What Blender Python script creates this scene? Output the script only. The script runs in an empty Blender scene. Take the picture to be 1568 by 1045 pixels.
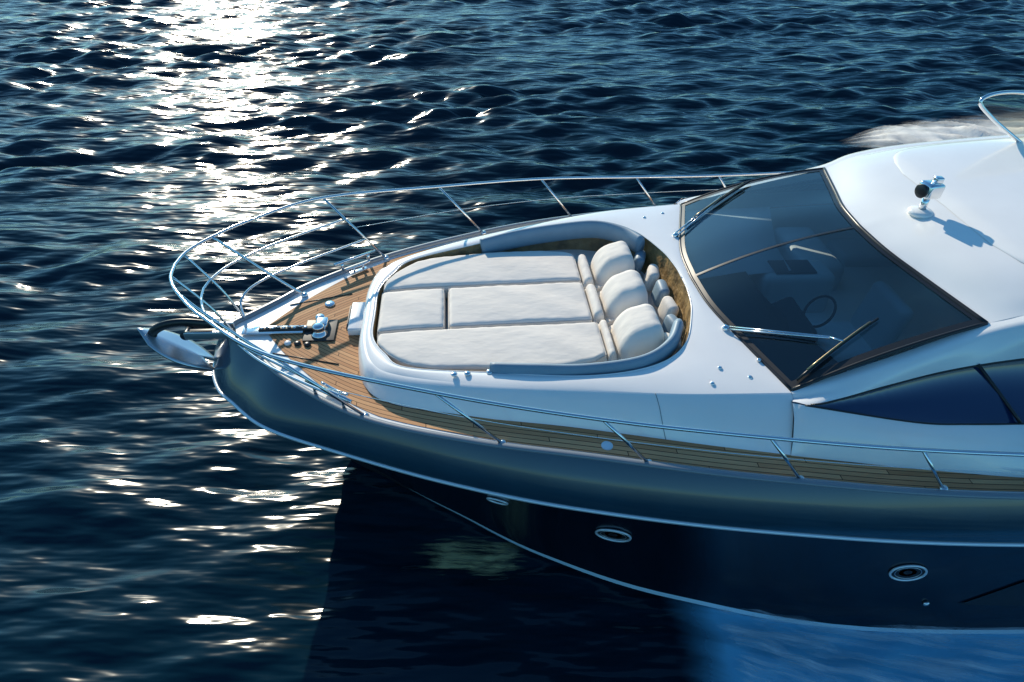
import bpy, bmesh, math, random
import numpy as np
from mathutils import Vector, Matrix
random.seed(3); rng=np.random.default_rng(11)
S=bpy.context.scene
S.view_settings.view_transform='Standard'
S.view_settings.look='None'
S.view_settings.exposure=0
col=S.collection

# ------------------------------------------------------------ materials
def mat(name, color, rough=.5, metal=0, coat=0, spec=.5, noise=0, nscale=8, bump=0, bscale=30, bdist=.01, bstretch=(1,1,1)):
    m=bpy.data.materials.new(name); m.use_nodes=True
    nt=m.node_tree; b=nt.nodes["Principled BSDF"]
    b.inputs["Base Color"].default_value=(*color,1)
    b.inputs["Roughness"].default_value=rough
    b.inputs["Metallic"].default_value=metal
    b.inputs["Coat Weight"].default_value=coat
    b.inputs["Coat Roughness"].default_value=.04
    b.inputs["Specular IOR Level"].default_value=spec
    tc=nt.nodes.new("ShaderNodeTexCoord")
    if noise:
        n=nt.nodes.new("ShaderNodeTexNoise"); n.inputs["Scale"].default_value=nscale; n.inputs["Detail"].default_value=5
        nt.links.new(tc.outputs["Object"],n.inputs["Vector"])
        r=nt.nodes.new("ShaderNodeValToRGB")
        r.color_ramp.elements[0].position=.3; r.color_ramp.elements[1].position=.7
        r.color_ramp.elements[0].color=(*[c*(1-noise) for c in color],1)
        r.color_ramp.elements[1].color=(*[min(1,c*(1+noise)) for c in color],1)
        nt.links.new(n.outputs["Fac"],r.inputs["Fac"]); nt.links.new(r.outputs["Color"],b.inputs["Base Color"])
    if bump:
        mp=nt.nodes.new("ShaderNodeMapping"); mp.inputs["Scale"].default_value=bstretch
        nt.links.new(tc.outputs["Object"],mp.inputs[0])
        n=nt.nodes.new("ShaderNodeTexNoise"); n.inputs["Scale"].default_value=bscale; n.inputs["Detail"].default_value=2
        nt.links.new(mp.outputs[0],n.inputs["Vector"])
        bp=nt.nodes.new("ShaderNodeBump"); bp.inputs["Strength"].default_value=bump; bp.inputs["Distance"].default_value=bdist
        nt.links.new(n.outputs["Fac"],bp.inputs["Height"]); nt.links.new(bp.outputs["Normal"],b.inputs["Normal"])
    return m
M_white=mat("gelcoat_white",(.86,.86,.84),.2,coat=.5,noise=.02,nscale=3)
M_hull=mat("navy_paint",(.014,.050,.078),.18,coat=.65,spec=.5,noise=.10,nscale=2)  # same paint as the lower hull, sky reflection mixed into the blue
M_hulllow=mat("navy_paint_shaded",(.003,.008,.016),.2,coat=.3,spec=.35,noise=.10,nscale=2)  # same navy paint as the band, shade put into a darker colour
M_chrome=mat("polished_steel",(.76,.77,.78),.13,metal=1)
M_galv=mat("brushed_steel",(.62,.64,.66),.30,metal=.9)
M_stripe=mat("rub_strip",(.75,.80,.84),.25,metal=.35)
M_boot=mat("boot_stripe",(.55,.72,.82),.3)
M_toe=mat("toe_rail_grey",(.20,.23,.26),.3,coat=.5)
M_anti=mat("antifoul",(.01,.012,.016),.5)
M_cush=mat("cushion_fabric",(.80,.75,.68),.85,noise=.03,nscale=4,bump=.25,bscale=5,bdist=.03,bstretch=(1,1.8,1))
M_pipe=mat("cushion_piping",(.56,.53,.49),.8)
M_pad=mat("pad_vinyl",(.22,.32,.40),.5,noise=.05)
M_black=mat("black_rubber",(.012,.013,.015),.35)
M_dark=mat("dark_recess",(.03,.03,.032),.5)
M_brown=mat("locker_lining",(.26,.17,.07),.45,noise=.5,nscale=7,bump=.6,bscale=10,bdist=.05)
M_swin=mat("side_window_glass",(.006,.028,.085),.05,coat=1)
M_int=mat("interior_leather",(.72,.73,.72),.6)
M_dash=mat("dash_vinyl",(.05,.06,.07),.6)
M_dashl=mat("dash_painted_reflection",(.46,.55,.60),.5)  # sky reflection of the starboard pane put into the dash colour
M_wood=mat("interior_floor",(.14,.12,.10),.5)
M_brass=mat("wiper_bridge",(.35,.28,.16),.3,metal=.8)

def teak():
    m=bpy.data.materials.new("teak_planks"); m.use_nodes=True
    nt=m.node_tree; b=nt.nodes["Principled BSDF"]; L=nt.links
    uv=nt.nodes.new("ShaderNodeUVMap"); uv.uv_map="UVMap"
    sp=nt.nodes.new("ShaderNodeSeparateXYZ"); L.new(uv.outputs[0],sp.inputs[0])
    def math_(op,a,bv=None,c=None):
        n=nt.nodes.new("ShaderNodeMath"); n.operation=op
        for i,x in enumerate((a,bv,c)):
            if x is None: continue
            if isinstance(x,(int,float)): n.inputs[i].default_value=x
            else: L.new(x,n.inputs[i])
        return n.outputs[0]
    v=math_('DIVIDE',sp.outputs[1],.052)
    fr=math_('FRACT',v); pid=math_('FLOOR',v)
    seam=math_('LESS_THAN',fr,.13)
    off=math_('FRACT',math_('MULTIPLY',pid,.377))
    uu=math_('ADD',math_('DIVIDE',sp.outputs[0],1.7),off)
    butt=math_('LESS_THAN',math_('FRACT',uu),.004)
    seam=math_('MAXIMUM',seam,butt)
    wn=nt.nodes.new("ShaderNodeTexWhiteNoise"); wn.noise_dimensions='2D'
    cb=nt.nodes.new("ShaderNodeCombineXYZ"); L.new(pid,cb.inputs[0]); L.new(math_('FLOOR',uu),cb.inputs[1]); L.new(cb.outputs[0],wn.inputs["Vector"])
    mp=nt.nodes.new("ShaderNodeMapping"); mp.inputs["Scale"].default_value=(4,90,1); L.new(uv.outputs[0],mp.inputs[0])
    gr=nt.nodes.new("ShaderNodeTexNoise"); gr.inputs["Scale"].default_value=1; gr.inputs["Detail"].default_value=6; L.new(mp.outputs[0],gr.inputs["Vector"])
    f=math_('ADD',math_('MULTIPLY',wn.outputs["Value"],.45),math_('MULTIPLY',gr.outputs["Fac"],.6))
    r=nt.nodes.new("ShaderNodeValToRGB"); e=r.color_ramp.elements
    e[0].position=.1;e[0].color=(.34,.14,.06,1); e[1].position=.9;e[1].color=(.72,.42,.21,1)
    L.new(f,r.inputs["Fac"])
    mx=nt.nodes.new("ShaderNodeMix"); mx.data_type='RGBA'
    L.new(seam,mx.inputs["Factor"]); L.new(r.outputs["Color"],mx.inputs["A"]); mx.inputs["B"].default_value=(.04,.024,.016,1)
    L.new(mx.outputs["Result"],b.inputs["Base Color"]); b.inputs["Roughness"].default_value=.65; b.inputs["Specular IOR Level"].default_value=.12
    return m
M_teak=teak()

def glassmat(name,tint,refl=1.0,rough=.02,ior=1.5):
    m=bpy.data.materials.new(name); m.use_nodes=True
    nt=m.node_tree; nt.nodes.clear(); L=nt.links
    o=nt.nodes.new("ShaderNodeOutputMaterial"); t=nt.nodes.new("ShaderNodeBsdfTransparent"); t.inputs[0].default_value=(*tint,1)
    g=nt.nodes.new("ShaderNodeBsdfGlossy"); g.inputs["Roughness"].default_value=rough; g.inputs[0].default_value=(refl,refl,refl,1)
    fr=nt.nodes.new("ShaderNodeFresnel"); fr.inputs[0].default_value=ior
    mx=nt.nodes.new("ShaderNodeMixShader"); L.new(fr.outputs[0],mx.inputs[0]); L.new(t.outputs[0],mx.inputs[1]); L.new(g.outputs[0],mx.inputs[2]); L.new(mx.outputs[0],o.inputs[0])
    return m
M_glass=glassmat("windshield_glass",(.66,.79,.82),ior=1.65)
M_visor=glassmat("visor_glass",(.75,.72,.62))

# ------------------------------------------------------------ helpers
O=Vector((0,5.89,2.0))
boat=bpy.data.objects.new("motor_yacht",None); col.objects.link(boat)
boat.location=O; boat.rotation_euler=(0,math.radians(1.6),math.radians(4.4)); boat.empty_display_size=.5

def mkobj(name,verts,faces,m,parent=boat,smooth=True,uvs=None):
    me=bpy.data.meshes.new(name); me.from_pydata([tuple(v) for v in verts],[],faces)
    me.materials.append(m)
    if smooth: me.polygons.foreach_set("use_smooth",[True]*len(me.polygons))
    if uvs is not None:
        l=me.uv_layers.new(name="UVMap")
        for lp in me.loops: l.data[lp.index].uv=uvs[lp.vertex_index]
    me.update()
    o=bpy.data.objects.new(name,me); col.objects.link(o)
    if parent: o.parent=parent
    return o
def fixn(o):
    bm=bmesh.new(); bm.from_mesh(o.data); bmesh.ops.recalc_face_normals(bm,faces=bm.faces); bm.to_mesh(o.data); bm.free()
def upn(o):
    if sum(p.normal.z*p.area for p in o.data.polygons)<0: o.data.flip_normals()
    return o
def join(name,objs):
    bm=bmesh.new(); mats=[]
    for o in objs:
        mi=[]
        for mm in o.data.materials:
            if mm not in mats: mats.append(mm)
            mi.append(mats.index(mm))
        t=o.data.copy()
        for p in t.polygons: p.material_index=mi[p.material_index]
        t.transform(o.matrix_basis)
        bm.from_mesh(t); bpy.data.meshes.remove(t)
    me=bpy.data.meshes.new(name); bm.to_mesh(me); bm.free()
    for mm in mats: me.materials.append(mm)
    par=objs[0].parent
    for o in objs: bpy.data.objects.remove(o)
    n=bpy.data.objects.new(name,me); col.objects.link(n); n.parent=par
    return n
def spline(P,n):
    P=[Vector(p) for p in P]; out=[]
    for i in range(len(P)-1):
        p0=P[i-1] if i>0 else P[0]*2-P[1]; p1=P[i]; p2=P[i+1]; p3=P[i+2] if i+2<len(P) else P[-1]*2-P[-2]
        for k in range(n):
            t=k/n
            out.append(.5*((2*p1)+(p2-p0)*t+(2*p0-5*p1+4*p2-p3)*t*t+(3*p1-p0-3*p2+p3)*t**3))
    out.append(P[-1]); return out
def loft(name,rows,m,uvf=None,**k):
    n=len(rows[0]); V=[v for r in rows for v in r]; F=[]
    for j in range(len(rows)-1):
        for i in range(n-1):
            a=j*n+i; F.append((a,a+1,a+n+1,a+n))
    uvs=[uvf(v) for v in V] if uvf else None
    return mkobj(name,V,F,m,uvs=uvs,**k)
def mir(r): return [Vector((v[0],-v[1],v[2])) for v in r]
def full(h): return mir(h)[::-1]+list(h)[1:]
def tube(name,pts,r,m,seg=10,sy=1.0,parent=boat,closed=False):
    pts=[Vector(p) for p in pts]; V=[];F=[]; n=len(pts)
    up=Vector((0,0,1))
    s=None
    for i,p in enumerate(pts):
        if closed: t=(pts[(i+1)%n]-pts[(i-1)%n]).normalized()
        else: t=(pts[min(i+1,n-1)]-pts[max(i-1,0)]).normalized()
        c=t.cross(up)
        if s is None:
            s=c if c.length>.05 else t.cross(Vector((0,1,0)))
        elif sy!=1.0 and c.length>.2: s=c
        s=(s-t*s.dot(t)).normalized(); u=s.cross(t).normalized()
        for k in range(seg):
            a=2*math.pi*k/seg; V.append(p+s*math.cos(a)*r+u*math.sin(a)*r*sy)
    for i in range(n if closed else n-1):
        for k in range(seg):
            a=i*seg+k; b=i*seg+(k+1)%seg; c=((i+1)%n)*seg+(k+1)%seg; d=((i+1)%n)*seg+k; F.append((a,b,c,d))
    if not closed:
        F.append(tuple(range(seg))[::-1]); F.append(tuple((n-1)*seg+k for k in range(seg)))
    return mkobj(name,V,F,m,parent=parent)
def rbox(name,c,size,m,bev=.02,rot=(0,0,0),parent=boat,seg=3):
    bm=bmesh.new(); bmesh.ops.create_cube(bm,size=1)
    for v in bm.verts: v.co=Vector((v.co.x*size[0],v.co.y*size[1],v.co.z*size[2]))
    bmesh.ops.bevel(bm,geom=bm.edges[:],offset=bev,segments=seg,affect='EDGES',profile=.5)
    me=bpy.data.meshes.new(name); bm.to_mesh(me); bm.free(); me.materials.append(m)
    me.polygons.foreach_set("use_smooth",[True]*len(me.polygons))
    o=bpy.data.objects.new(name,me); col.objects.link(o); o.parent=parent; o.location=c; o.rotation_euler=rot
    o.matrix_basis=Matrix.LocRotScale(Vector(c),o.rotation_euler.to_quaternion(),None)
    return o
def lathe(name,prof,c,m,seg=24,axis=(0,0,1),parent=boat,sx=1,sy=1):
    V=[];F=[]; n=len(prof)
    for (r,z) in prof:
        for k in range(seg):
            a=2*math.pi*k/seg; V.append(Vector((r*math.cos(a)*sx,r*math.sin(a)*sy,z)))
    for i in range(n-1):
        for k in range(seg):
            a=i*seg+k;b=i*seg+(k+1)%seg; F.append((a,b,b+seg,a+seg))
    F.append(tuple((n-1)*seg+k for k in range(seg))); F.append(tuple(range(seg))[::-1])
    o=mkobj(name,V,F,m,parent=parent)
    o.matrix_basis=Matrix.Translation(c)@Vector((0,0,1)).rotation_difference(Vector(axis)).to_matrix().to_4x4()
    return o
def interp(x,xs,ys): return float(np.interp(x,xs,ys))

# ------------------------------------------------------------ hull
D=[(-2.98,0,-.1),(-2.93,.12,-.1),(-2.78,.27,-.1),(-2.56,.5,-.1),(-2.2,.88,-.1),(-1.45,1.42,-.1),(-.5,1.8,-.05),(.5,2.08,0),(2,2.41,0),(4,2.69,0),(8,2.86,0),(13,2.8,.05)]
Rr=[(-3.19,0,-.55),(-3.15,.2,-.55),(-3.03,.45,-.55),(-2.87,.63,-.54),(-2.45,1.04,-.52),(-1.7,1.42,-.5),(-.7,1.86,-.47),(.4,2.22,-.45),(2,2.55,-.45),(4.05,2.79,-.45),(8,2.95,-.45),(13,2.9,-.4)]
Ch=[(-2.1,0,-1.8),(-2.05,.06,-1.84),(-1.95,.12,-1.87),(-1.8,.22,-1.9),(-1.5,.42,-1.92),(-1.1,.72,-1.95),(-.6,1.07,-1.95),(.25,1.66,-1.93),(1.5,2.25,-1.89),(3.6,2.76,-1.84),(8,2.97,-1.72),(13,2.95,-1.6)]
Kl=[(-2.1,0,-1.81),(-1.9,0,-2.0),(-1.8,0,-2.1),(-1.6,0,-2.2),(-1.3,0,-2.35),(-.9,0,-2.5),(-.4,0,-2.6),(.4,0,-2.7),(1.6,0,-2.8),(3.6,0,-2.8),(8,0,-2.8),(13,0,-2.7)]
def rowmix(A,B,t,out=0,dz=0):
    r=[]
    for a,b in zip(A,B):
        p=Vector(a).lerp(Vector(b),t)
        if p.y>1e-4: p.y+=out
        else: p.x-=out
        p.z+=dz; r.append(p)
    return r
NS=8
up=[D,rowmix(D,Rr,.25,.035),rowmix(D,Rr,.55,.05),rowmix(D,Rr,.82,.03),Rr]
lo=[rowmix(Rr,Ch,0,-.03,-.02),rowmix(Rr,Ch,.2,-.05),rowmix(Rr,Ch,.45,-.07),rowmix(Rr,Ch,.7,-.06),rowmix(Rr,Ch,.955,-.005)]
def hl(name,rows,m):
    o=loft(name,[full(spline(r,NS)) for r in rows],m); fixn(o); return o
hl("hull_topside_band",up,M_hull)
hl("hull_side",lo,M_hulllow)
hl("hull_boot_stripe",[lo[-1],Ch],M_boot)
hl("hull_bottom",[Ch,rowmix(Ch,Kl,.06,0,-.10),Kl],M_anti)
Rs=full(spline(Rr,NS))
tube("rub_rail",Rs,.02,M_stripe,seg=8)
def deckedge(off=0,dz=0):
    P=spline(D,NS); out=[]
    for i,p in enumerate(P):
        a=P[max(i-1,0)];b=P[min(i+1,len(P)-1)]
        t=(b-a); n=Vector((t.y,-t.x,0)).normalized()
        if i==0: n=Vector((1,0,0))
        q=p+n*off; q.y=max(q.y,0.0 if i==0 else .001); q.z+=dz; out.append(q)
    return out
loft("toe_rail",[full(deckedge(0,0)),full(deckedge(-.004,.02)),full(deckedge(.012,.03)),full(deckedge(.045,.03)),full(deckedge(.055,.02)),full(deckedge(.06,-.02))],M_toe)
fixn(bpy.data.objects["toe_rail"])
DS=spline(D,12); DX=[p.x for p in DS]; DY=[p.y for p in DS]; DZ=[p.z for p in DS]
ye=lambda x: interp(x,DX,DY); zd=lambda x: interp(x,DX,DZ)
xs=np.concatenate([np.linspace(-2.96,-1.5,40),np.linspace(-1.45,8,80)])
rows=[]
for x in xs:
    w=max(ye(x)-.03,.01); rows.append([Vector((x,w*s,zd(x)-.01)) for s in np.linspace(-1,1,9)])
upn(loft("deck",rows,M_white))
K0=[(-1.58,0,-.1),(-1.57,.5,-.1),(-1.47,.95,-.1),(-1.2,1.22,-.09),(-.5,1.46,-.05),(.5,1.72,-.02),(1.4,1.94,-.02),(2.2,2.12,-.02)]
K1=[(-1.5,0,.06),(-1.49,.46,.06),(-1.38,.84,.07),(-1.12,1.05,.1),(-.45,1.29,.18),(.5,1.52,.28),(1.3,1.68,.34),(2.24,1.76,.385),(2.02,1.0,.41),(1.9,.5,.42),(1.87,0,.42)]
K2=[(-1.43,0,.07),(-1.42,.42,.07),(-1.28,.72,.09),(-1.06,.97,.12),(-.3,1.17,.2),(.55,1.37,.30),(1.15,1.33,.36),(1.5,1.08,.39),(1.70,.6,.41),(1.765,.25,.415),(1.775,0,.415)]
base=[(-1.57,0)]+[(p[0],p[1]) for p in K0[2:]]+[(3,2.28),(4,2.46),(5.5,2.58),(8,2.62)]
yb=lambda x: interp(x,[p[0] for p in base],[p[1] for p in base]) if x>-1.57 else 0
def teaksheet(name,sgn):
    xs=np.concatenate([np.linspace(-2.58,-1.3,50),np.linspace(-1.27,8,90)])
    rows=[]
    for x in xs:
        m=interp(x,[-2.6,-2.3,-1.9,-1.3,0,8],[.46,.36,.22,.12,.09,.09])
        o=max(ye(x)-m,.0); i=max(0,yb(x)-.04); 
        if o<i: o=i
        rows.append([Vector((x,sgn*(i+(o-i)*t),zd(x)-.005)) for t in np.linspace(0,1,8)])
    ob=loft(name,rows,M_teak,uvf=lambda v:(v.x+3+(5 if sgn>0 else 0),max(0,ye(v.x)-abs(v.y))))
    return upn(ob)
teaksheet("teak_deck_port",-1); teaksheet("teak_deck_starboard",1)

# coachroof
N=8
k0=spline(K0,N); k1=spline(K1[:8],N)
def rowlerp(a,b,t,dz=0,out=0): 
    r=[p.lerp(q,t)+Vector((0,0,dz)) for p,q in zip(a,b)]
    for p in r: p.y+=out*(1 if p.y>.05 else 0); p.x-=out*(1 if p.x<-1.4 else 0)
    return r
k1c=[Vector(p) for p in spline(K1[:8],N)]+ [Vector(p) for p in spline(K1[7:],N)][1:]
k2c=spline(K2,N)
sh=[rowlerp(k0,k1,0),rowlerp(k0,k1,.3,.0,.02),rowlerp(k0,k1,.7,.02,.03),rowlerp(k0,k1,.9,.012,.018),rowlerp(k0,k1,.97,.004,.008),k1]
o=loft("coachroof_side",[full(r) for r in sh],M_white); fixn(o)
top=[k1c,rowlerp(k1c,k2c,.1,.004),rowlerp(k1c,k2c,.3,.008),rowlerp(k1c,k2c,.6,.012),rowlerp(k1c,k2c,.9,.008),k2c]
upn(loft("coachroof_top",[full(r) for r in top],M_white))
k3=[Vector((p.x+( -.03 if p.x>1 else .03),p.y*.97,-.12)) for p in k2c]
k3b=[p.lerp(Vector((.2,p.y*.6,-.12)),.5) for p in k3]
k4=[Vector((.2+(p.x-.2)*.05,0,-.12)) for p in k3]
upn(loft("sunpad_recess",[full(k2c),full(k3),full(k3b),full(k4)],M_brown))
tube("recess_trim",full([p+Vector((0,0,.002)) for p in k2c]),.007,M_white,seg=8)

ctrl=[(-.28,1.13,.22),(.1,1.22,.27),(.55,1.29,.31),(1.05,1.27,.37),(1.36,1.07,.40),(1.52,.78,.42)]
for s,nm in ((1,"starboard"),(-1,"port")):
    P=spline([(a,b*s,c) for a,b,c in ctrl],8)
    tube("backrest_pad_"+nm,[p+Vector((0,0,-.055)) for p in P],.055,M_pad,seg=16,sy=2.1)
for i,(x,y) in enumerate([(1.50,.72),(1.58,.40),(1.60,.08),(1.60,-.24),(1.56,-.56),(1.44,-.86)]):
    rbox("roll_cushion_%d"%(i+1),(x,y,.18),(.12,.26,.24),M_cush if i%2 else M_pad,.05,rot=(0,.2,-y*.45))

# ---- cushions
MZ=lambda x: interp(x,[-1.4,-1,0,.8,1.5],[.09,.125,.155,.18,.2])
def cushion(name,x0,x1,ylo,yhi,h,r,z0=MZ,m=M_cush,puff=.012,nx=44,ny=30,slope=0,seed=0,drop=.1,piping=False):
    def dens(n):
        t=np.linspace(0,1,n); return .5-.5*np.cos(math.pi*t)*(.6+.4*np.abs(np.cos(math.pi*t)))
    U=dens(nx);Wd=dens(ny); V=[];F=[]
    g=np.random.default_rng(seed); ph=g.uniform(0,6.28,8); kk=g.uniform(3,11,(8,2))
    fa=ylo if callable(ylo) else (lambda x:ylo); fb=yhi if callable(yhi) else (lambda x:yhi)
    for i,u in enumerate(U):
        x=x0+(x1-x0)*u
        a=fa(x); b=fb(x)
        for j,w in enumerate(Wd):
            y=a+(b-a)*w
            ex=max(0,r-(x-x0))+max(0,r-(x1-x)); ey=max(0,r-(y-a))+max(0,r-(b-y))
            q=min(1,math.hypot(ex,ey)/r)
            z=z0(x)-h+h*math.sqrt(max(0,1-q*q))
            z+=puff*math.sin(math.pi*u)**.5*math.sin(math.pi*w)**.5 if 0<u<1 and 0<w<1 else 0
            z+=sum(.0016*math.sin(kk[t][0]*x+kk[t][1]*y*1.3+ph[t]) for t in range(8))*(1-q)
            z+=.003*math.sin(38*x+ph[0])*max(0,1-abs(ey/r-.5)*2)+.003*math.sin(38*y+ph[1])*max(0,1-abs(ex/r-.5)*2)
            z+=slope*u
            V.append(Vector((x,y,z)))
    n=ny
    for i in range(nx-1):
        for j in range(ny-1):
            F.append((i*n+j,(i+1)*n+j,(i+1)*n+j+1,i*n+j+1))
    border=[j for j in range(ny)]+[i*n+ny-1 for i in range(1,nx)]+[(nx-1)*n+j for j in range(ny-2,-1,-1)]+[i*n for i in range(nx-2,0,-1)]
    s=len(V)
    for bidx in border: V.append(V[bidx]+Vector((0,0,-drop)))
    for k in range(len(border)):
        k2=(k+1)%len(border); F.append((border[k],border[k2],s+k2,s+k))
    o=mkobj(name,V,F,m); fixn(o)
    if piping:
        e=r*.30; zz=lambda x: z0(x)-h+h*math.sqrt(1-.70**2)+.004
        xa=np.linspace(x0+e,x1-e,40)
        P=[Vector((x,fb(x)-e,zz(x))) for x in xa]+[Vector((x1-e,y,zz(x1))) for y in np.linspace(fb(x1)-2*e,fa(x1)+2*e,12)]
        P+=[Vector((x,fa(x)+e,zz(x))) for x in xa[::-1]]+[Vector((x0+e,y,zz(x0))) for y in np.linspace(fa(x0)+2*e,fb(x0)-2*e,12)]
        tube(name+"_piping",P,.0055,M_pipe,seg=6,closed=True)
    return o
mw=lambda x: interp(x,[-1.39,-1.34,-1.25,-1.12,-1.0,-.8,-.1,.4,.7,.82],[.46,.60,.74,.87,.95,1.01,1.07,1.07,1.02,.93])
cushion("mattress_starboard",-1.38,.80,.38,mw,.075,.05,seed=1,ny=34,nx=90,puff=.02,piping=True)
cushion("mattress_port",-1.38,.84,lambda x:-mw(x)+.0,-.38,.075,.05,seed=2,ny=34,nx=90,puff=.02,piping=True)
cushion("mattress_centre_front",-1.39,-.705,-.358,.358,.075,.045,seed=3,puff=.018,piping=True)
cushion("mattress_centre_aft",-.675,.80,-.358,.358,.075,.045,seed=4,nx=90,puff=.02,piping=True)
for i,(a,b) in enumerate([(.34,.93),(-.30,.30),(-.95,-.34)]):
    cushion("seat_roll_%d"%(i+1),.815 if i<2 else .85,.935,a-.0,b+.0,.09,.055,z0=lambda x:.20,seed=10+i,nx=18,ny=26)
for i,(a,b) in enumerate([(.35,.90),(-.28,.28),(-.95,-.35)]):
    cushion("headrest_%d"%(i+1),.955,1.40,a,b,.22,.16,z0=lambda x:.28+.17*min(1,max(0,(x-.95)/.4))**.8,seed=20+i,nx=40,ny=40,puff=.03)
for i,x in enumerate((-.62,-.5,-.3)):
    lathe("latch_%d"%(i+1),[(.03,0),(.03,.012),(.018,.02)],(x,-1.17-.0*x,.19+.05*(x+.6)),M_chrome,seg=14)

# ---------------------------------------------------------- windshield
Bc=spline([(1.87,0,.425),(1.905,.5,.42),(2.03,1.0,.41),(2.25,1.735,.39)],10)
Tc=spline([(3.50,0,1.0),(3.55,.45,.985),(3.68,.9,.955),(3.86,1.57,.93)],10)
Bf=full(Bc);Tf=full(Tc)
def W(s,t,off=0):
    k=(s+1)/2*(len(Bf)-1); i=min(int(k),len(Bf)-2); fr=k-i
    b=Bf[i].lerp(Bf[i+1],fr); a=Tf[i].lerp(Tf[i+1],fr)
    p=b.lerp(a,t); bul=.07*4*t*(1-t)
    n=Vector((-.35,0,.93)); n.y=.25*s; n.normalize()
    return p+n*(bul+off)
def wpatch(name,s0,s1,t0,t1,m,off=0,ns=30,ntt=14):
    return upn(loft(name,[[W(s,t,off) for s in np.linspace(s0,s1,ns)] for t in np.linspace(t0,t1,ntt)],m))
wpatch("windshield_glass",-1,1,0,1,M_glass,ns=50)
for nm,a in (("frit_base",(-1,1,0,.03)),("frit_top",(-1,1,.965,1)),("frit_port",(-1,-.965,.03,.965)),("frit_starboard",(.965,1,.03,.965)),("centre_mullion",(-.010,.012,.03,.965))):
    wpatch(nm,*a,M_black,off=.006,ns=40 if a[1]-a[0]>1 else 4)
tube("gasket_top",[W(s,1,.0) for s in np.linspace(-1,1,50)],.022,M_black,seg=8)
tube("gasket_base",[W(s,0,.0) for s in np.linspace(-1,1,50)],.016,M_black,seg=8)
for s in (-1,1): tube("gasket_side",[W(s,t,0) for t in np.linspace(0,1,20)],.018,M_black,seg=8)

# ---------------------------------------------------------- cabin sides
R0=[(2.2,2.12,-.02),(2.45,2.17,-.02),(3.1,2.3,-.02),(3.6,2.39,-.02),(4.2,2.48,-.02),(5.2,2.57,-.02),(7.5,2.62,-.02)]
R1=[(2.22,1.85,.35),(2.38,1.94,.38),(3.15,2.13,.355),(3.6,2.17,.35),(4.2,2.2,.36),(5.2,2.24,.38),(7.5,2.3,.42)]
R2=[(2.22,1.84,.36),(2.42,1.92,.395),(3.0,1.84,.50),(3.55,1.79,.61),(4.2,1.80,.73),(5.2,1.84,.86),(7.5,1.9,1.02)]
R3=[(2.24,1.745,.39),(2.6,1.70,.51),(3.1,1.66,.685),(3.86,1.575,.93),(4.3,1.62,1.08),(5.2,1.66,1.2),(7.5,1.72,1.36)]
for s,nm in ((-1,"port"),(1,"starboard")):
    f_=lambda P:[Vector((p.x,p.y*s,p.z)) for p in spline(P,8)]
    r0,r1,r2,r3=map(f_,(R0,R1,R2,R3))
    def mix(a,b,t,o=0): return [p.lerp(q,t)+Vector((0,s*o,o*.5)) for p,q in zip(a,b)]
    o=loft("cabin_side_lower_"+nm,[r0,mix(r0,r1,.35,.03),mix(r0,r1,.75,.035),mix(r0,r1,.95,.012),r1],M_white); fixn(o)
    rc=[p+Vector((0,s*.11*min(1,.35+i/10),-.012)) for i,p in enumerate(r3)]
    rc2=[p+Vector((0,s*.02,-.03)) for p in rc]
    o=loft("cabin_side_upper_"+nm,[r2,mix(r2,rc2,.5,.01),rc2,rc,mix(rc,r3,.5,.006),r3],M_white); fixn(o)
    rec=lambda P:[p+Vector((0,-s*.02,-.01)) for p in P]
    o=loft("side_window_"+nm,[r1,rec(mix(r1,r2,.03)),rec(mix(r1,r2,.5,.03)),rec(mix(r1,r2,.97)),r2],M_swin); fixn(o)
    tube("side_window_seal_"+nm,[p for p in r1[6:]],.008,M_black,seg=6)
    tube("side_window_seal_"+nm,[p for p in r2[6:]],.010,M_black,seg=6)
    a=r1[30]; b=r2[27]
    tube("side_window_mullion_"+nm,[a.lerp(b,t)+Vector((0,s*.012*math.sin(math.pi*t),.012)) for t in np.linspace(0,1,8)],.014,M_black,seg=6)

# ---------------------------------------------------------- roof
G=[[Tc[0],Tc[10],Tc[20],Tc[26],Tc[30]],
   [(4.12,0,1.2),(4.12,.5,1.195),(4.16,1.05,1.17),(4.24,1.42,1.125),(4.3,1.62,1.08)],
   [(5.2,0,1.36),(5.2,.55,1.355),(5.2,1.1,1.33),(5.2,1.5,1.27),(5.2,1.66,1.2)],
   [(7.5,0,1.52),(7.5,.55,1.51),(7.5,1.1,1.49),(7.5,1.5,1.43),(7.5,1.72,1.36)]]
cross=[spline(r,8) for r in G]
lines=[spline([c[j] for c in cross],12) for j in range(len(cross[0]))]
rows=[[lines[j][i] for j in range(len(lines))] for i in range(len(lines[0]))]
upn(loft("hardtop_roof",[full(r) for r in rows],M_white))
def roofpt(fx,fy,dz=0):
    i=fx*(len(rows)-1); i0=min(int(i),len(rows)-2); R_=rows[i0]; R2_=rows[i0+1]
    j=abs(fy)*(len(R_)-1); j0=min(int(j),len(R_)-2)
    p=R_[j0].lerp(R_[j0+1],j-j0).lerp(R2_[j0].lerp(R2_[j0+1],j-j0),i-i0)
    return Vector((p.x,p.y*(1 if fy>=0 else -1),p.z+dz))
P=[]
for fx in np.linspace(.40,.98,26):
    e=min(1,(fx-.40)/.05)
    ww=.72*math.sqrt(1-(1-min(1,(fx-.40)/.14))**2*.75) 
    P.append([roofpt(fx,ww*t,.004+.022*min(1,e)*min(1,(1-abs(t))/.06)) for t in np.linspace(-1,1,41)])
upn(loft("sunroof_panel",P,M_white))
c=roofpt(.30,-.03,0); k=1.25
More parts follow.
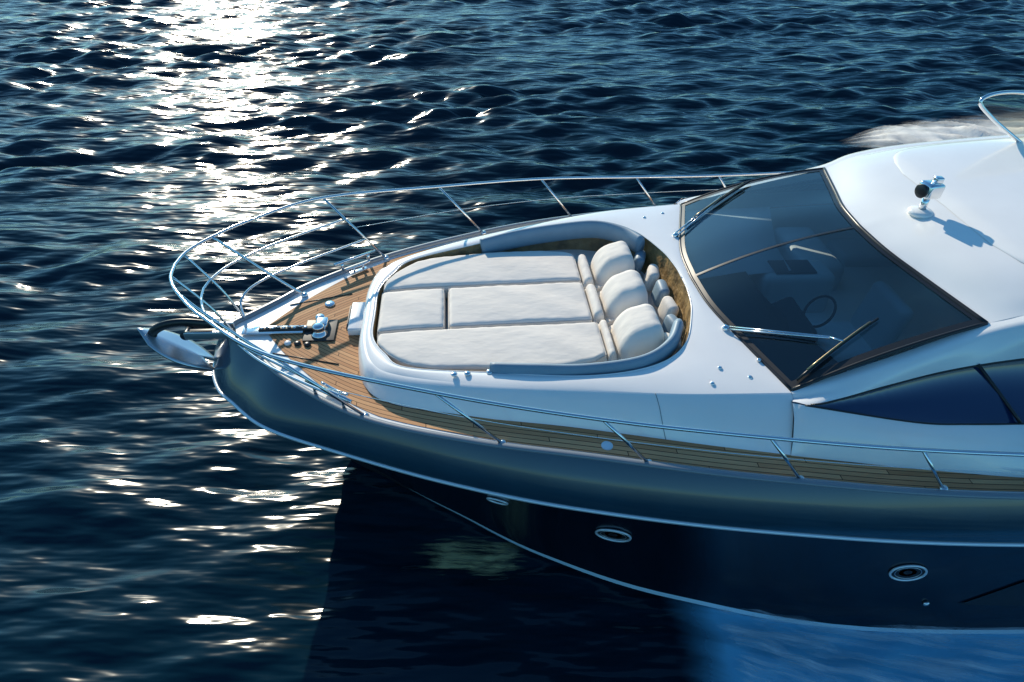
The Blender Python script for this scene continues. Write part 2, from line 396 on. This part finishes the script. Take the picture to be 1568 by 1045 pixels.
sl=[lathe("a",[(.095*k,-.01),(.095*k,.02),(.08*k,.035),(.03*k,.045)],c,M_white),
    lathe("b",[(.028*k,.03),(.028*k,.14*k)],c,M_chrome),
    rbox("c",c+Vector((0,0,.20*k)),(.16*k,.13*k,.12*k),M_chrome,.03,rot=(0,.1,.3)),
    lathe("d",[(.05*k,0),(.055*k,.03),(.05*k,.035)],c,M_black,axis=(-1,-.3,0)),
    rbox("e",c,(.08,.07,.06),M_chrome,.012)]
sl[-1].matrix_basis=Matrix.Translation(c+Vector((.04,0,.35)))
sl[-2].matrix_basis=Matrix.Translation(c+Vector((-.09,-.025,.25)))@Vector((0,0,1)).rotation_difference(Vector((-1,-.3,0))).to_matrix().to_4x4()
join("searchlight",sl)
fr=spline([(6.3,1.3,1.86),(5.6,1.34,1.92),(5.24,1.28,1.85),(5.45,1.27,1.66),(5.98,1.22,1.34)],8)
tube("visor_frame_starboard",fr,.022,M_chrome)
fr2=[Vector((p.x,-p.y,p.z)) for p in fr]; tube("visor_frame_port",[p+Vector((1.6,0,0)) for p in fr2],.022,M_chrome)
upn(loft("visor_glass",[[p for p in fr],[Vector((6.4,p.y-.02,p.z*.5+.8)) for p in fr]],M_visor))

# ---------------------------------------------------------- interior
rbox("interior_floor",(4.2,0,-.35),(4.4,3.2,.05),M_wood,.01)
rbox("interior_back",(6.2,0,.3),(.08,3.0,1.3),M_dash,.02)
def dashpart(name,s0,s1,depth,m,zz=0):
    P=[]
    for t in (0,.33,.66,1):
        P.append([Vector((W(s,0).x+.03+depth*t,W(s,0).y*(1-.07*t),W(s,0).z-.05+.10*t+zz)) for s in np.linspace(s0,s1,24)])
    P.append([p+Vector((.04,0,-.10)) for p in P[-1]]); P.append([p+Vector((.03,0,-.5)) for p in P[-1]])
    upn(loft(name,P,m))
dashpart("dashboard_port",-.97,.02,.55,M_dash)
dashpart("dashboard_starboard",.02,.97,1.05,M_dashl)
its=[rbox("a",(2.62,-.80,.40),(.30,.62,.16),M_dash,.05,rot=(0,-.5,0)),
 rbox("b",(3.25,-.75,.05),(.55,.60,.28),M_int,.09),rbox("c",(3.55,-.75,.38),(.16,.58,.60),M_int,.07,rot=(0,.2,0)),
 rbox("f",(3.05,.12,.20),(.80,.40,.5),M_int,.08),rbox("f2",(3.0,.12,.462),(.45,.26,.02),M_dash,.008),
 rbox("d",(3.55,.85,.10),(.5,1.0,.4),M_int,.08),
 rbox("g",(4.7,-1.1,-.05),(1.3,.5,.35),M_int,.08),rbox("h",(4.7,1.1,-.05),(1.3,.5,.35),M_int,.08),
 tube("w",[Vector((2.88,-.78,.52))+Vector((.10*math.sin(a),.17*math.cos(a),.13*math.sin(a))) for a in np.linspace(0,2*math.pi,29)[:-1]],.013,M_black,closed=True,seg=8),
 tube("settee",spline([(2.55,-1.35,.12),(2.9,-1.45,.15),(3.5,-1.42,.15),(3.9,-1.3,.15),(4.0,-.9,.15)],6),.10,M_int,seg=12)]
join("helm_seats_and_console",its)

# ---------------------------------------------------------- wipers
def rod(p,q,r=.009,m=M_chrome): return tube("rod",[Vector(p),Vector(q)],r,m,seg=8)
def wiper(name,s0,a,b0,b1):
    base=W(s0,-.03,.03); 
    L=[lathe("k",[(.035,-.03),(.035,.03),(.02,.045)],base,M_chrome,seg=14)]
    e=W(*a,.055)
    sd=(e-base).cross(Vector((0,0,1))).normalized()*.022
    L.append(rod(base+sd+Vector((0,0,.02)),e+sd*.5)); L.append(rod(base-sd+Vector((0,0,.02)),e-sd*.5))
    pts=[W(b0[0]+(b1[0]-b0[0])*t,b0[1]+(b1[1]-b0[1])*t,.03) for t in np.linspace(0,1,10)]
    L.append(tube("bl",pts,.010,M_black,seg=6,sy=1.6)); 
    L.append(tube("bl2",[p+Vector((0,0,.03)) for p in pts[1:-1]],.008,M_brass,seg=6))
    L.append(rod(pts[5]+Vector((0,0,.03)),e,.010))
    join(name,L)
wiper("wiper_port",-.60,(-.86,.33),(-.975,.05),(-.84,.60))
wiper("wiper_starboard",.60,(.86,.30),(.70,.04),(.975,.50))

# ---------------------------------------------------------- rails
bases=[(-1.42,1.37,-.1),(-.22,1.83,-.03),(.97,2.14,0),(2.17,2.38,0),(3.3,2.54,0),(4.5,2.66,0),(5.8,2.74,0)]
tops=[(-2.08,1.44,.67),(-.77,1.86,.60),(.52,2.17,.55),(1.8,2.36,.48),(2.97,2.50,.43),(4.2,2.62,.42),(5.5,2.72,.42)]
half=[(-3.28,0,.68),(-3.24,.25,.68),(-3.08,.53,.68),(-2.76,.90,.68)]+tops+[(8,2.8,.42)]
tube("rail_top",full(spline(half,10)),.0175,M_chrome,seg=12)
def onst(i,t): return Vector(bases[i]).lerp(Vector(tops[i]),t)
mid=[(-3.08,0,.40),(-3.04,.22,.40),(-2.90,.5,.40),(-2.53,.90,.40),tuple(onst(0,.66))]
tube("rail_middle",full(spline(mid,10)),.0135,M_chrome)
low=[(-2.82,.16,-.08),(-2.84,.26,.08),(-2.72,.5,.13),(-2.35,.88,.13),tuple(onst(0,.33))]
for s in (1,-1): tube("rail_lower",[Vector((p.x,p.y*s,p.z)) for p in spline(low,10)],.0135,M_chrome)
for s in (1,-1):
    for i in range(len(bases)):
        b=Vector(bases[i]);t=Vector(tops[i]); b.y*=s;t.y*=s
        tube("stanchion",[b,t],.0145,M_chrome)
        lathe("stanchion_foot",[(.036,-.01),(.036,.008),(.02,.03)],b,M_chrome,seg=16)
    tube("pulpit_leg",spline([(-2.27,.60*s,-.1),(-2.58,.585*s,.18),(-2.92,.56*s,.52),(-3.07,.535*s,.68)],5),.0155,M_chrome)
    lathe("stanchion_foot",[(.036,-.01),(.036,.008),(.02,.03)],(-2.27,.6*s,-.1),M_chrome,seg=16)
    tube("pulpit_leg",spline([(-2.82,.16*s,-.08),(-2.94,.17*s,.2),(-3.06,.18*s,.40),(-3.26,.2*s,.68)],5),.0135,M_chrome)
    w=[Vector((p.x,p.y*s,p.z)) for p in spline([tuple(onst(i,.52)) for i in range(0,7)],6)]
    tube("lifeline",w,.0035,M_chrome,seg=6)

# ---------------------------------------------------------- deck fittings
def cleat(name,x,y,z,ang):
    c=Vector((x,y,z)); d=Vector((math.cos(ang),math.sin(ang),0)); L=[]
    L.append(tube("h",spline([c-d*.16+Vector((0,0,.075)),c-d*.08+Vector((0,0,.065)),c+Vector((0,0,.062)),c+d*.08+Vector((0,0,.065)),c+d*.16+Vector((0,0,.075))],4),.014,M_chrome))
    for k in (-.06,.06): L.append(tube("l",[c+d*k,c+d*k+Vector((0,0,.065))],.016,M_chrome))
    L.append(rbox("p",c+Vector((0,0,0)),(.22,.06,.012),M_chrome,.004,rot=(0,0,ang)))
    join(name,L)
for s in (1,-1):
    cleat("mooring_cleat",-1.72,s*1.08,-.09,s*.62)
    cleat("mooring_cleat",4.1,s*2.58,.0,s*.1)
    L=[]
    for x in (-1.90,-1.62):
        y=ye(x)-.05; L.append(tube("f",[Vector((x,y*s,-.08)),Vector((x,y*s,.03))],.018,M_chrome))
    L.append(tube("f",[Vector((-1.98,(ye(-1.98)-.05)*s,.035)),Vector((-1.54,(ye(-1.54)-.05)*s,.035))],.018,M_chrome)); join("fairlead",L)
L=[lathe("a",[(.085,0),(.085,.03),(.055,.045),(.045,.075),(.06,.1),(.06,.12),(.03,.135)],(-2.0,-.14,-.1),M_chrome,seg=28),
   rbox("b",(-1.99,0.0,-.06),(.13,.16,.08),M_chrome,.025),
   lathe("c",[(.05,0),(.05,.05),(.035,.06)],(-2.02,.09,-.08),M_chrome,seg=20),
   rbox("d",(-2.0,-.07,-.095),(.32,.36,.015),M_dark,.005)]
join("windlass",L)
L=[rbox("a",(-2.48,-.06,-.085),(.62,.13,.02),M_chrome,.006),rbox("b",(-2.35,-.06,-.07),(.55,.05,.03),M_dark,.006)]
for k in range(9): L.append(lathe("l",[(.012,-.006),(.022,0),(.012,.006)],(-2.15-.055*k,-.06,-.052),M_chrome,seg=10,axis=(0,1 if k%2 else 0,0 if k%2 else 1)))
join("anchor_chain_channel",L)
for i,(x,y) in enumerate([(-2.3,-.27),(-2.2,-.28),(-2.1,-.3)]):
    lathe("foot_switch_%d"%(i+1),[(.035,-.01),(.035,.012),(.02,.022)],(x,y,-.1),M_black if i else M_white,seg=18)
lathe("deck_filler_cap",[(.055,-.01),(.055,.006),(.045,.012)],(-1.97,.42,-.1),M_chrome,seg=24)
lathe("deck_filler_cap",[(.05,-.01),(.05,.006),(.04,.012)],(.66,-1.93,0),M_boot,seg=24)
rbox("locker_step",(-1.63,.08,-.06),(.16,.5,.09),M_white,.02); rbox("locker_step_grille",(-1.72,.08,-.055),(.012,.4,.05),M_dark,.002)
for (a,b) in (((-2.4,.42),(-1.75,.62)),((-2.42,-.42),(-1.75,-.62))):
    tube("hatch_seam",[Vector((a[0],a[1],-.104)),Vector((b[0],b[1],-.104))],.006,M_black,seg=6)
for i,(x,y,z) in enumerate([(1.95,-1.55,.385),(1.72,-1.42,.39),(1.6,-1.6,.37),(1.95,1.5,.39),(1.7,1.4,.39),(2.1,-1.35,.41)]):
    lathe("deck_cap_%d"%(i+1),[(.02,-.01),(.02,.012),(.012,.016)],(x,y,z+.0),M_chrome,seg=12)
for i,x in enumerate((.55,1.25,1.45,2.05,2.6)):
    lathe("courtesy_light_%d"%(i+1),[(.014,-.01),(.014,.008)],(x,-(yb(x)-.19),.20),M_black,seg=10,axis=(0,-.8,.6))
for s in (1,-1):
    i0=[i for i,p in enumerate(k1) if p.x>=1.05][0]
    tube("coachroof_seam",[rr[i0]*1.0+Vector((0,0,.002)) if s>0 else Vector((rr[i0].x,-rr[i0].y,rr[i0].z+.002)) for rr in sh],.0035,M_toe,seg=5)

LoS=[spline(r,NS) for r in lo]
def hully(x,z):
    cand=[]
    for r in LoS:
        xs_=[p.x for p in r]; cand.append((np.interp(x,xs_,[p.z for p in r]),np.interp(x,xs_,[p.y for p in r])))
    cand.sort(); return float(np.interp(z,[c[0] for c in cand],[c[1] for c in cand]))
def HP(x,z,off=0):
    e=.06; p=Vector((x,-hully(x,z),z))
    tx=Vector((2*e,-hully(x+e,z)+hully(x-e,z),0)); tz=Vector((0,-hully(x,z+e)+hully(x,z-e),2*e))
    n=tx.cross(tz).normalized()
    if n.y>0: n=-n
    return p+n*off
def porthole(name,x,z,rx=.15,rz=.085):
    rg=lambda f,o:[HP(x+rx*f*math.cos(2*math.pi*k/32),z+rz*f*math.sin(2*math.pi*k/32),o) for k in range(32)]
    L=[tube("r",rg(1,.012),.011,M_stripe,seg=8,closed=True),tube("r2",rg(.74,.012),.004,M_galv,seg=6,closed=True)]
    L.append(mkobj("g",[HP(x,z,.008)]+rg(.5,.008)+rg(1,.008),[(0,i+1,(i+1)%32+1) for i in range(32)]+[(i+1,(i+1)%32+1,(i+1)%32+33,i+33) for i in range(32)],M_black)); join(name,L)
porthole("hull_porthole",.80,-.99,.15,.12); porthole("hull_porthole",3.32,-.97,.15,.12); porthole("hull_porthole",-.25,-.78,.09,.06)
rows_=[]
for t in np.linspace(0,1,12):
    rows_.append([HP(3.95+.62*t+ (8-3.95-.62*t)*u, -1.42+.50*t,.012) for u in np.linspace(0,1,24)])
loft("hull_window",rows_,M_black)
lathe("through_hull_fitting",[(.03,0),(.03,.02),(.015,.03)],HP(3.65,-1.42),M_chrome,axis=(0,-1,-.2))

# ---------------------------------------------------------- anchor
L=[rbox("arm",(-3.12,-.05,-.10),(.5,.09,.07),M_black,.02),rbox("arm2",(-3.12,.03,-.08),(.46,.03,.09),M_galv,.01),
   rbox("arm3",(-3.12,-.13,-.08),(.46,.03,.09),M_galv,.01),
   lathe("roller",[(.05,-.09),(.03,-.04),(.03,.04),(.05,.09)],(-3.34,-.05,-.08),M_black,axis=(0,1,0)),
   tube("shank",spline([(-3.1,-.05,-.0),(-3.35,-.05,.03),(-3.55,-.05,.0),(-3.68,-.05,-.08),(-3.72,-.05,-.2)],6),.03,M_black,sy=1.6)]
rowsA=[]
for t in np.linspace(0,1,14):
    x=-3.82+.55*t; zc=-.06-.40*t; wd=.05+.15*math.sin(math.pi*min(1,t*.75+.2))
    rowsA.append([Vector((x+.12*abs(u),-.05+wd*u,zc-.12*abs(u)**1.0+.04)) for u in np.linspace(-1,1,13)])
fl=upn(loft("fluke",rowsA,M_galv))
md=fl.modifiers.new("s","SOLIDIFY"); md.thickness=.022
dg=bpy.context.evaluated_depsgraph_get(); me=bpy.data.meshes.new_from_object(fl.evaluated_get(dg)); fl.modifiers.clear(); fl.data=me
L.append(fl)
join("anchor",L)

# ------------------------------------------------------------ water
def axis_y():
    a=-np.geomspace(3000,4,18); b=np.arange(-3,2,.12); c=np.geomspace(2,36,620); d=np.geomspace(37,4000,40)
    return np.concatenate([a,b,c,d])
def axis_x():
    c=np.arange(-26,26,.07); l=-np.geomspace(4000,27,34); r=np.geomspace(27,4000,34)
    return np.concatenate([l,c,r])
X,Y=np.meshgrid(axis_x(),axis_y())
Z=np.zeros_like(X)
nw=90
for k in range(nw):
    lam=np.exp(rng.uniform(math.log(.42),math.log(2.6)))
    th_=rng.normal(math.radians(97),math.radians(36))
    kx,ky=2*math.pi/lam*math.cos(th_)*.62,2*math.pi/lam*math.sin(th_)
    amp=.0076*lam*(.65 if lam>1.6 else 1)*rng.uniform(.6,1.2)
    ph=kx*X+ky*Y+rng.uniform(0,6.28)
    Z+=amp*(np.sin(ph)+.22*np.cos(2*ph))
gm=np.zeros_like(X)
for k in range(6):
    a=rng.uniform(0,6.28); l=rng.uniform(4,11); gm+=np.sin((math.cos(a)*X*.5+math.sin(a)*Y)*2*math.pi/l+rng.uniform(0,6.28))
Z*=np.clip(1+.16*gm,.3,2)
R_=np.hypot(X,Y); Z*=np.clip((70-R_)/35,0,1)*np.clip(.42+.65*(R_-5)/8,.42,1.12)
co=np.empty((X.size,3)); co[:,0]=X.ravel();co[:,1]=Y.ravel();co[:,2]=Z.ravel()
idx=np.arange(X.size).reshape(X.shape)
q=np.stack([idx[:-1,:-1],idx[:-1,1:],idx[1:,1:],idx[1:,:-1]],-1).reshape(-1,4)
me=bpy.data.meshes.new("water"); me.vertices.add(len(co)); me.vertices.foreach_set("co",co.ravel())
me.loops.add(q.size); me.loops.foreach_set("vertex_index",q.ravel()); me.polygons.add(len(q))
me.polygons.foreach_set("loop_start",np.arange(len(q))*4)
me.polygons.foreach_set("use_smooth",np.ones(len(q),bool)); me.update(calc_edges=True)
wo=bpy.data.objects.new("water",me); col.objects.link(wo)
m=bpy.data.materials.new("sea_water"); m.use_nodes=True; nt=m.node_tree; b=nt.nodes["Principled BSDF"]
b.inputs["Base Color"].default_value=(.0008,.015,.027,1); b.inputs["Roughness"].default_value=.15; b.inputs["IOR"].default_value=1.333
tc=nt.nodes.new("ShaderNodeTexCoord")
mp=nt.nodes.new("ShaderNodeMapping"); mp.inputs["Scale"].default_value=(1.3,5.0,1); mp.inputs["Rotation"].default_value=(0,0,math.radians(5))
nt.links.new(tc.outputs["Object"],mp.inputs[0])
n=nt.nodes.new("ShaderNodeTexNoise"); n.inputs["Scale"].default_value=1; n.inputs["Detail"].default_value=1.6
nt.links.new(mp.outputs[0],n.inputs["Vector"])
bu=nt.nodes.new("ShaderNodeBump"); bu.inputs["Strength"].default_value=1; bu.inputs["Distance"].default_value=.075
nt.links.new(n.outputs["Fac"],bu.inputs["Height"])
nt.links.new(bu.outputs["Normal"],b.inputs["Normal"])
me.materials.append(m)

# ------------------------------------------------------------ foam
def foam(name,pts_in,pts_out,hf,color,dens,scale,nrows=50,seed=0,par=None,detail=7):
    A=spline(pts_in,20);B=spline(pts_out,20); g=np.random.default_rng(seed)
    V=[];UV=[]; n=len(A)
    ph=g.uniform(0,6.28,12); kk=g.uniform(4,22,(12,2))
    for j in range(nrows):
        v=j/(nrows-1)
        for i in range(n):
            u=i/(n-1); p=A[i].lerp(B[i],v)
            p=Vector(p); nz=sum(math.sin(kk[t][0]*u*4+kk[t][1]*v*2+ph[t]) for t in range(12))/12
            p.z+=hf(u,v)*(1+.7*nz); V.append(p); UV.append((u,v))
    F=[(j*n+i,j*n+i+1,(j+1)*n+i+1,(j+1)*n+i) for j in range(nrows-1) for i in range(n-1)]
    m=bpy.data.materials.new(name+"_mat"); m.use_nodes=True; nt=m.node_tree; b=nt.nodes["Principled BSDF"]
    b.inputs["Base Color"].default_value=(*color,1); b.inputs["Roughness"].default_value=.7
    uv=nt.nodes.new("ShaderNodeUVMap"); uv.uv_map="UVMap"
    mp=nt.nodes.new("ShaderNodeMapping"); mp.inputs["Scale"].default_value=(scale[0],scale[1],1); mp.inputs["Rotation"].default_value=(0,0,scale[2] if len(scale)>2 else 0); nt.links.new(uv.outputs[0],mp.inputs[0])
    n_=nt.nodes.new("ShaderNodeTexNoise"); n_.inputs["Scale"].default_value=1; n_.inputs["Detail"].default_value=detail; n_.inputs["Roughness"].default_value=.6; n_.inputs["Distortion"].default_value=.4
    nt.links.new(mp.outputs[0],n_.inputs["Vector"])
    sp=nt.nodes.new("ShaderNodeSeparateXYZ"); nt.links.new(uv.outputs[0],sp.inputs[0])
    def mm(op,a,bb):
        x=nt.nodes.new("ShaderNodeMath"); x.operation=op
        for i,y in enumerate((a,bb)):
            if isinstance(y,(int,float)): x.inputs[i].default_value=y
            else: nt.links.new(y,x.inputs[i])
        return x.outputs[0]
    fu=mm('MINIMUM',mm('MULTIPLY',sp.outputs[0],dens[1]),1.0)
    fv=mm('MINIMUM',mm('MULTIPLY',mm('SUBTRACT',1.0,sp.outputs[1]),dens[2]),1.0)
    fw=mm('MINIMUM',mm('MULTIPLY',sp.outputs[1],dens[5] if len(dens)>5 else 1e3),1.0)
    fx=mm('MINIMUM',mm('MULTIPLY',mm('SUBTRACT',1.0,sp.outputs[0]),dens[6] if len(dens)>6 else 1e3),1.0)
    fe=mm('MULTIPLY',mm('MULTIPLY',mm('MULTIPLY',fu,fv),fw),fx)
    al=mm('MULTIPLY',mm('SUBTRACT',mm('ADD',n_.outputs["Fac"],mm('MULTIPLY',fe,dens[3])),dens[0]),dens[4])
    cl=nt.nodes.new("ShaderNodeClamp"); nt.links.new(al,cl.inputs[0])
    nt.links.new(mm('MULTIPLY',cl.outputs[0],fe),b.inputs["Alpha"])
    return upn(mkobj(name,V,F,m,parent=par,uvs=UV))
# churned, aerated water with whiter streaks over it
foam("port_wake_foam",[(1.35,3.95,.03),(3,3.8,.03),(5,3.6,.03),(9,3.6,.04)],[(1.6,2.5,.03),(3.0,1.5,.03),(5,.7,.03),(9,-.5,.03)],
     lambda u,v:.05*math.sin(math.pi*min(1,v+.1))*min(1,u*5),(.16,.52,.74),(.60,8,3,.75,1.6),(2,6,-.35),seed=4)
foam("port_wake_spray",[(1.5,3.95,.09),(3,3.8,.10),(5,3.6,.10),(9,3.6,.10)],[(1.75,2.5,.09),(3.0,1.5,.10),(5,.7,.10),(9,-.5,.10)],
     lambda u,v:.10*math.sin(math.pi*min(1,v+.1))*min(1,u*5),(.90,.94,.96),(.93,8,2.2,.50,2.8),(5,20,-.5),seed=5)
foam("starboard_wake_foam",[(7.5,15.0,.1),(9.1,13.4,.25),(12,12.8,.3),(19,12.2,.3)],[(7.5,15.6,.06),(9.8,16.8,.08),(12,17.4,.08),(19,19.6,.08)],
     lambda u,v:.30*math.sin(math.pi*(1-v)*.9+.1)*min(1,u*5),(.93,.90,.83),(.62,7,2.4,.80,1.1,3.0),(14,8,.3),seed=9,detail=9)
foam("bow_spray_sun_tint",[(-1.3,4.62,.06),(-.7,4.65,.06),(-.1,4.6,.06),(.45,4.6,.06)],[(-1.3,3.85,.06),(-.7,3.8,.06),(-.1,3.8,.06),(.5,3.9,.06)],
     lambda u,v:.04*math.sin(math.pi*v),(.95,.80,.38),(.82,3,2.5,.50,2.0,3,3),(3,18),seed=14)  # yellow sun glint put into the foam colour, inside the hull's shadow

# ------------------------------------------------------------ light, sky, camera
el=math.radians(25); az=math.radians(-22.5)
sd=Vector((math.sin(az)*math.cos(el),math.cos(az)*math.cos(el),math.sin(el)))
sun=bpy.data.lights.new("sun","SUN"); sun.energy=5; sun.angle=math.radians(.5); sun.color=(1,.89,.71)
so=bpy.data.objects.new("sun",sun); col.objects.link(so); so.rotation_euler=sd.to_track_quat('Z','Y').to_euler(); so.location=(0,0,30)
w=bpy.data.worlds.new("World"); S.world=w; w.use_nodes=True; nt=w.node_tree
sk=nt.nodes.new("ShaderNodeTexSky"); sk.sky_type='NISHITA'; sk.sun_disc=False; sk.sun_elevation=el; sk.sun_rotation=az; sk.ozone_density=1.5; sk.dust_density=.4
tn=nt.nodes.new("ShaderNodeMix"); tn.data_type='RGBA'; tn.blend_type='MULTIPLY'; tn.inputs["Factor"].default_value=1; tn.inputs["B"].default_value=(.46,.94,1.18,1)
nt.links.new(sk.outputs[0],tn.inputs["A"]); nt.links.new(tn.outputs["Result"],nt.nodes["Background"].inputs[0]); nt.nodes["Background"].inputs[1].default_value=.135
cam=bpy.data.cameras.new("camera"); co_=bpy.data.objects.new("camera",cam); col.objects.link(co_)
cam.lens=24; cam.sensor_width=36; cam.clip_end=12000; cam.clip_start=.05
co_.location=(0,0,6.24); co_.rotation_euler=(math.radians(90)-math.atan(815/1045),0,0)
S.camera=co_
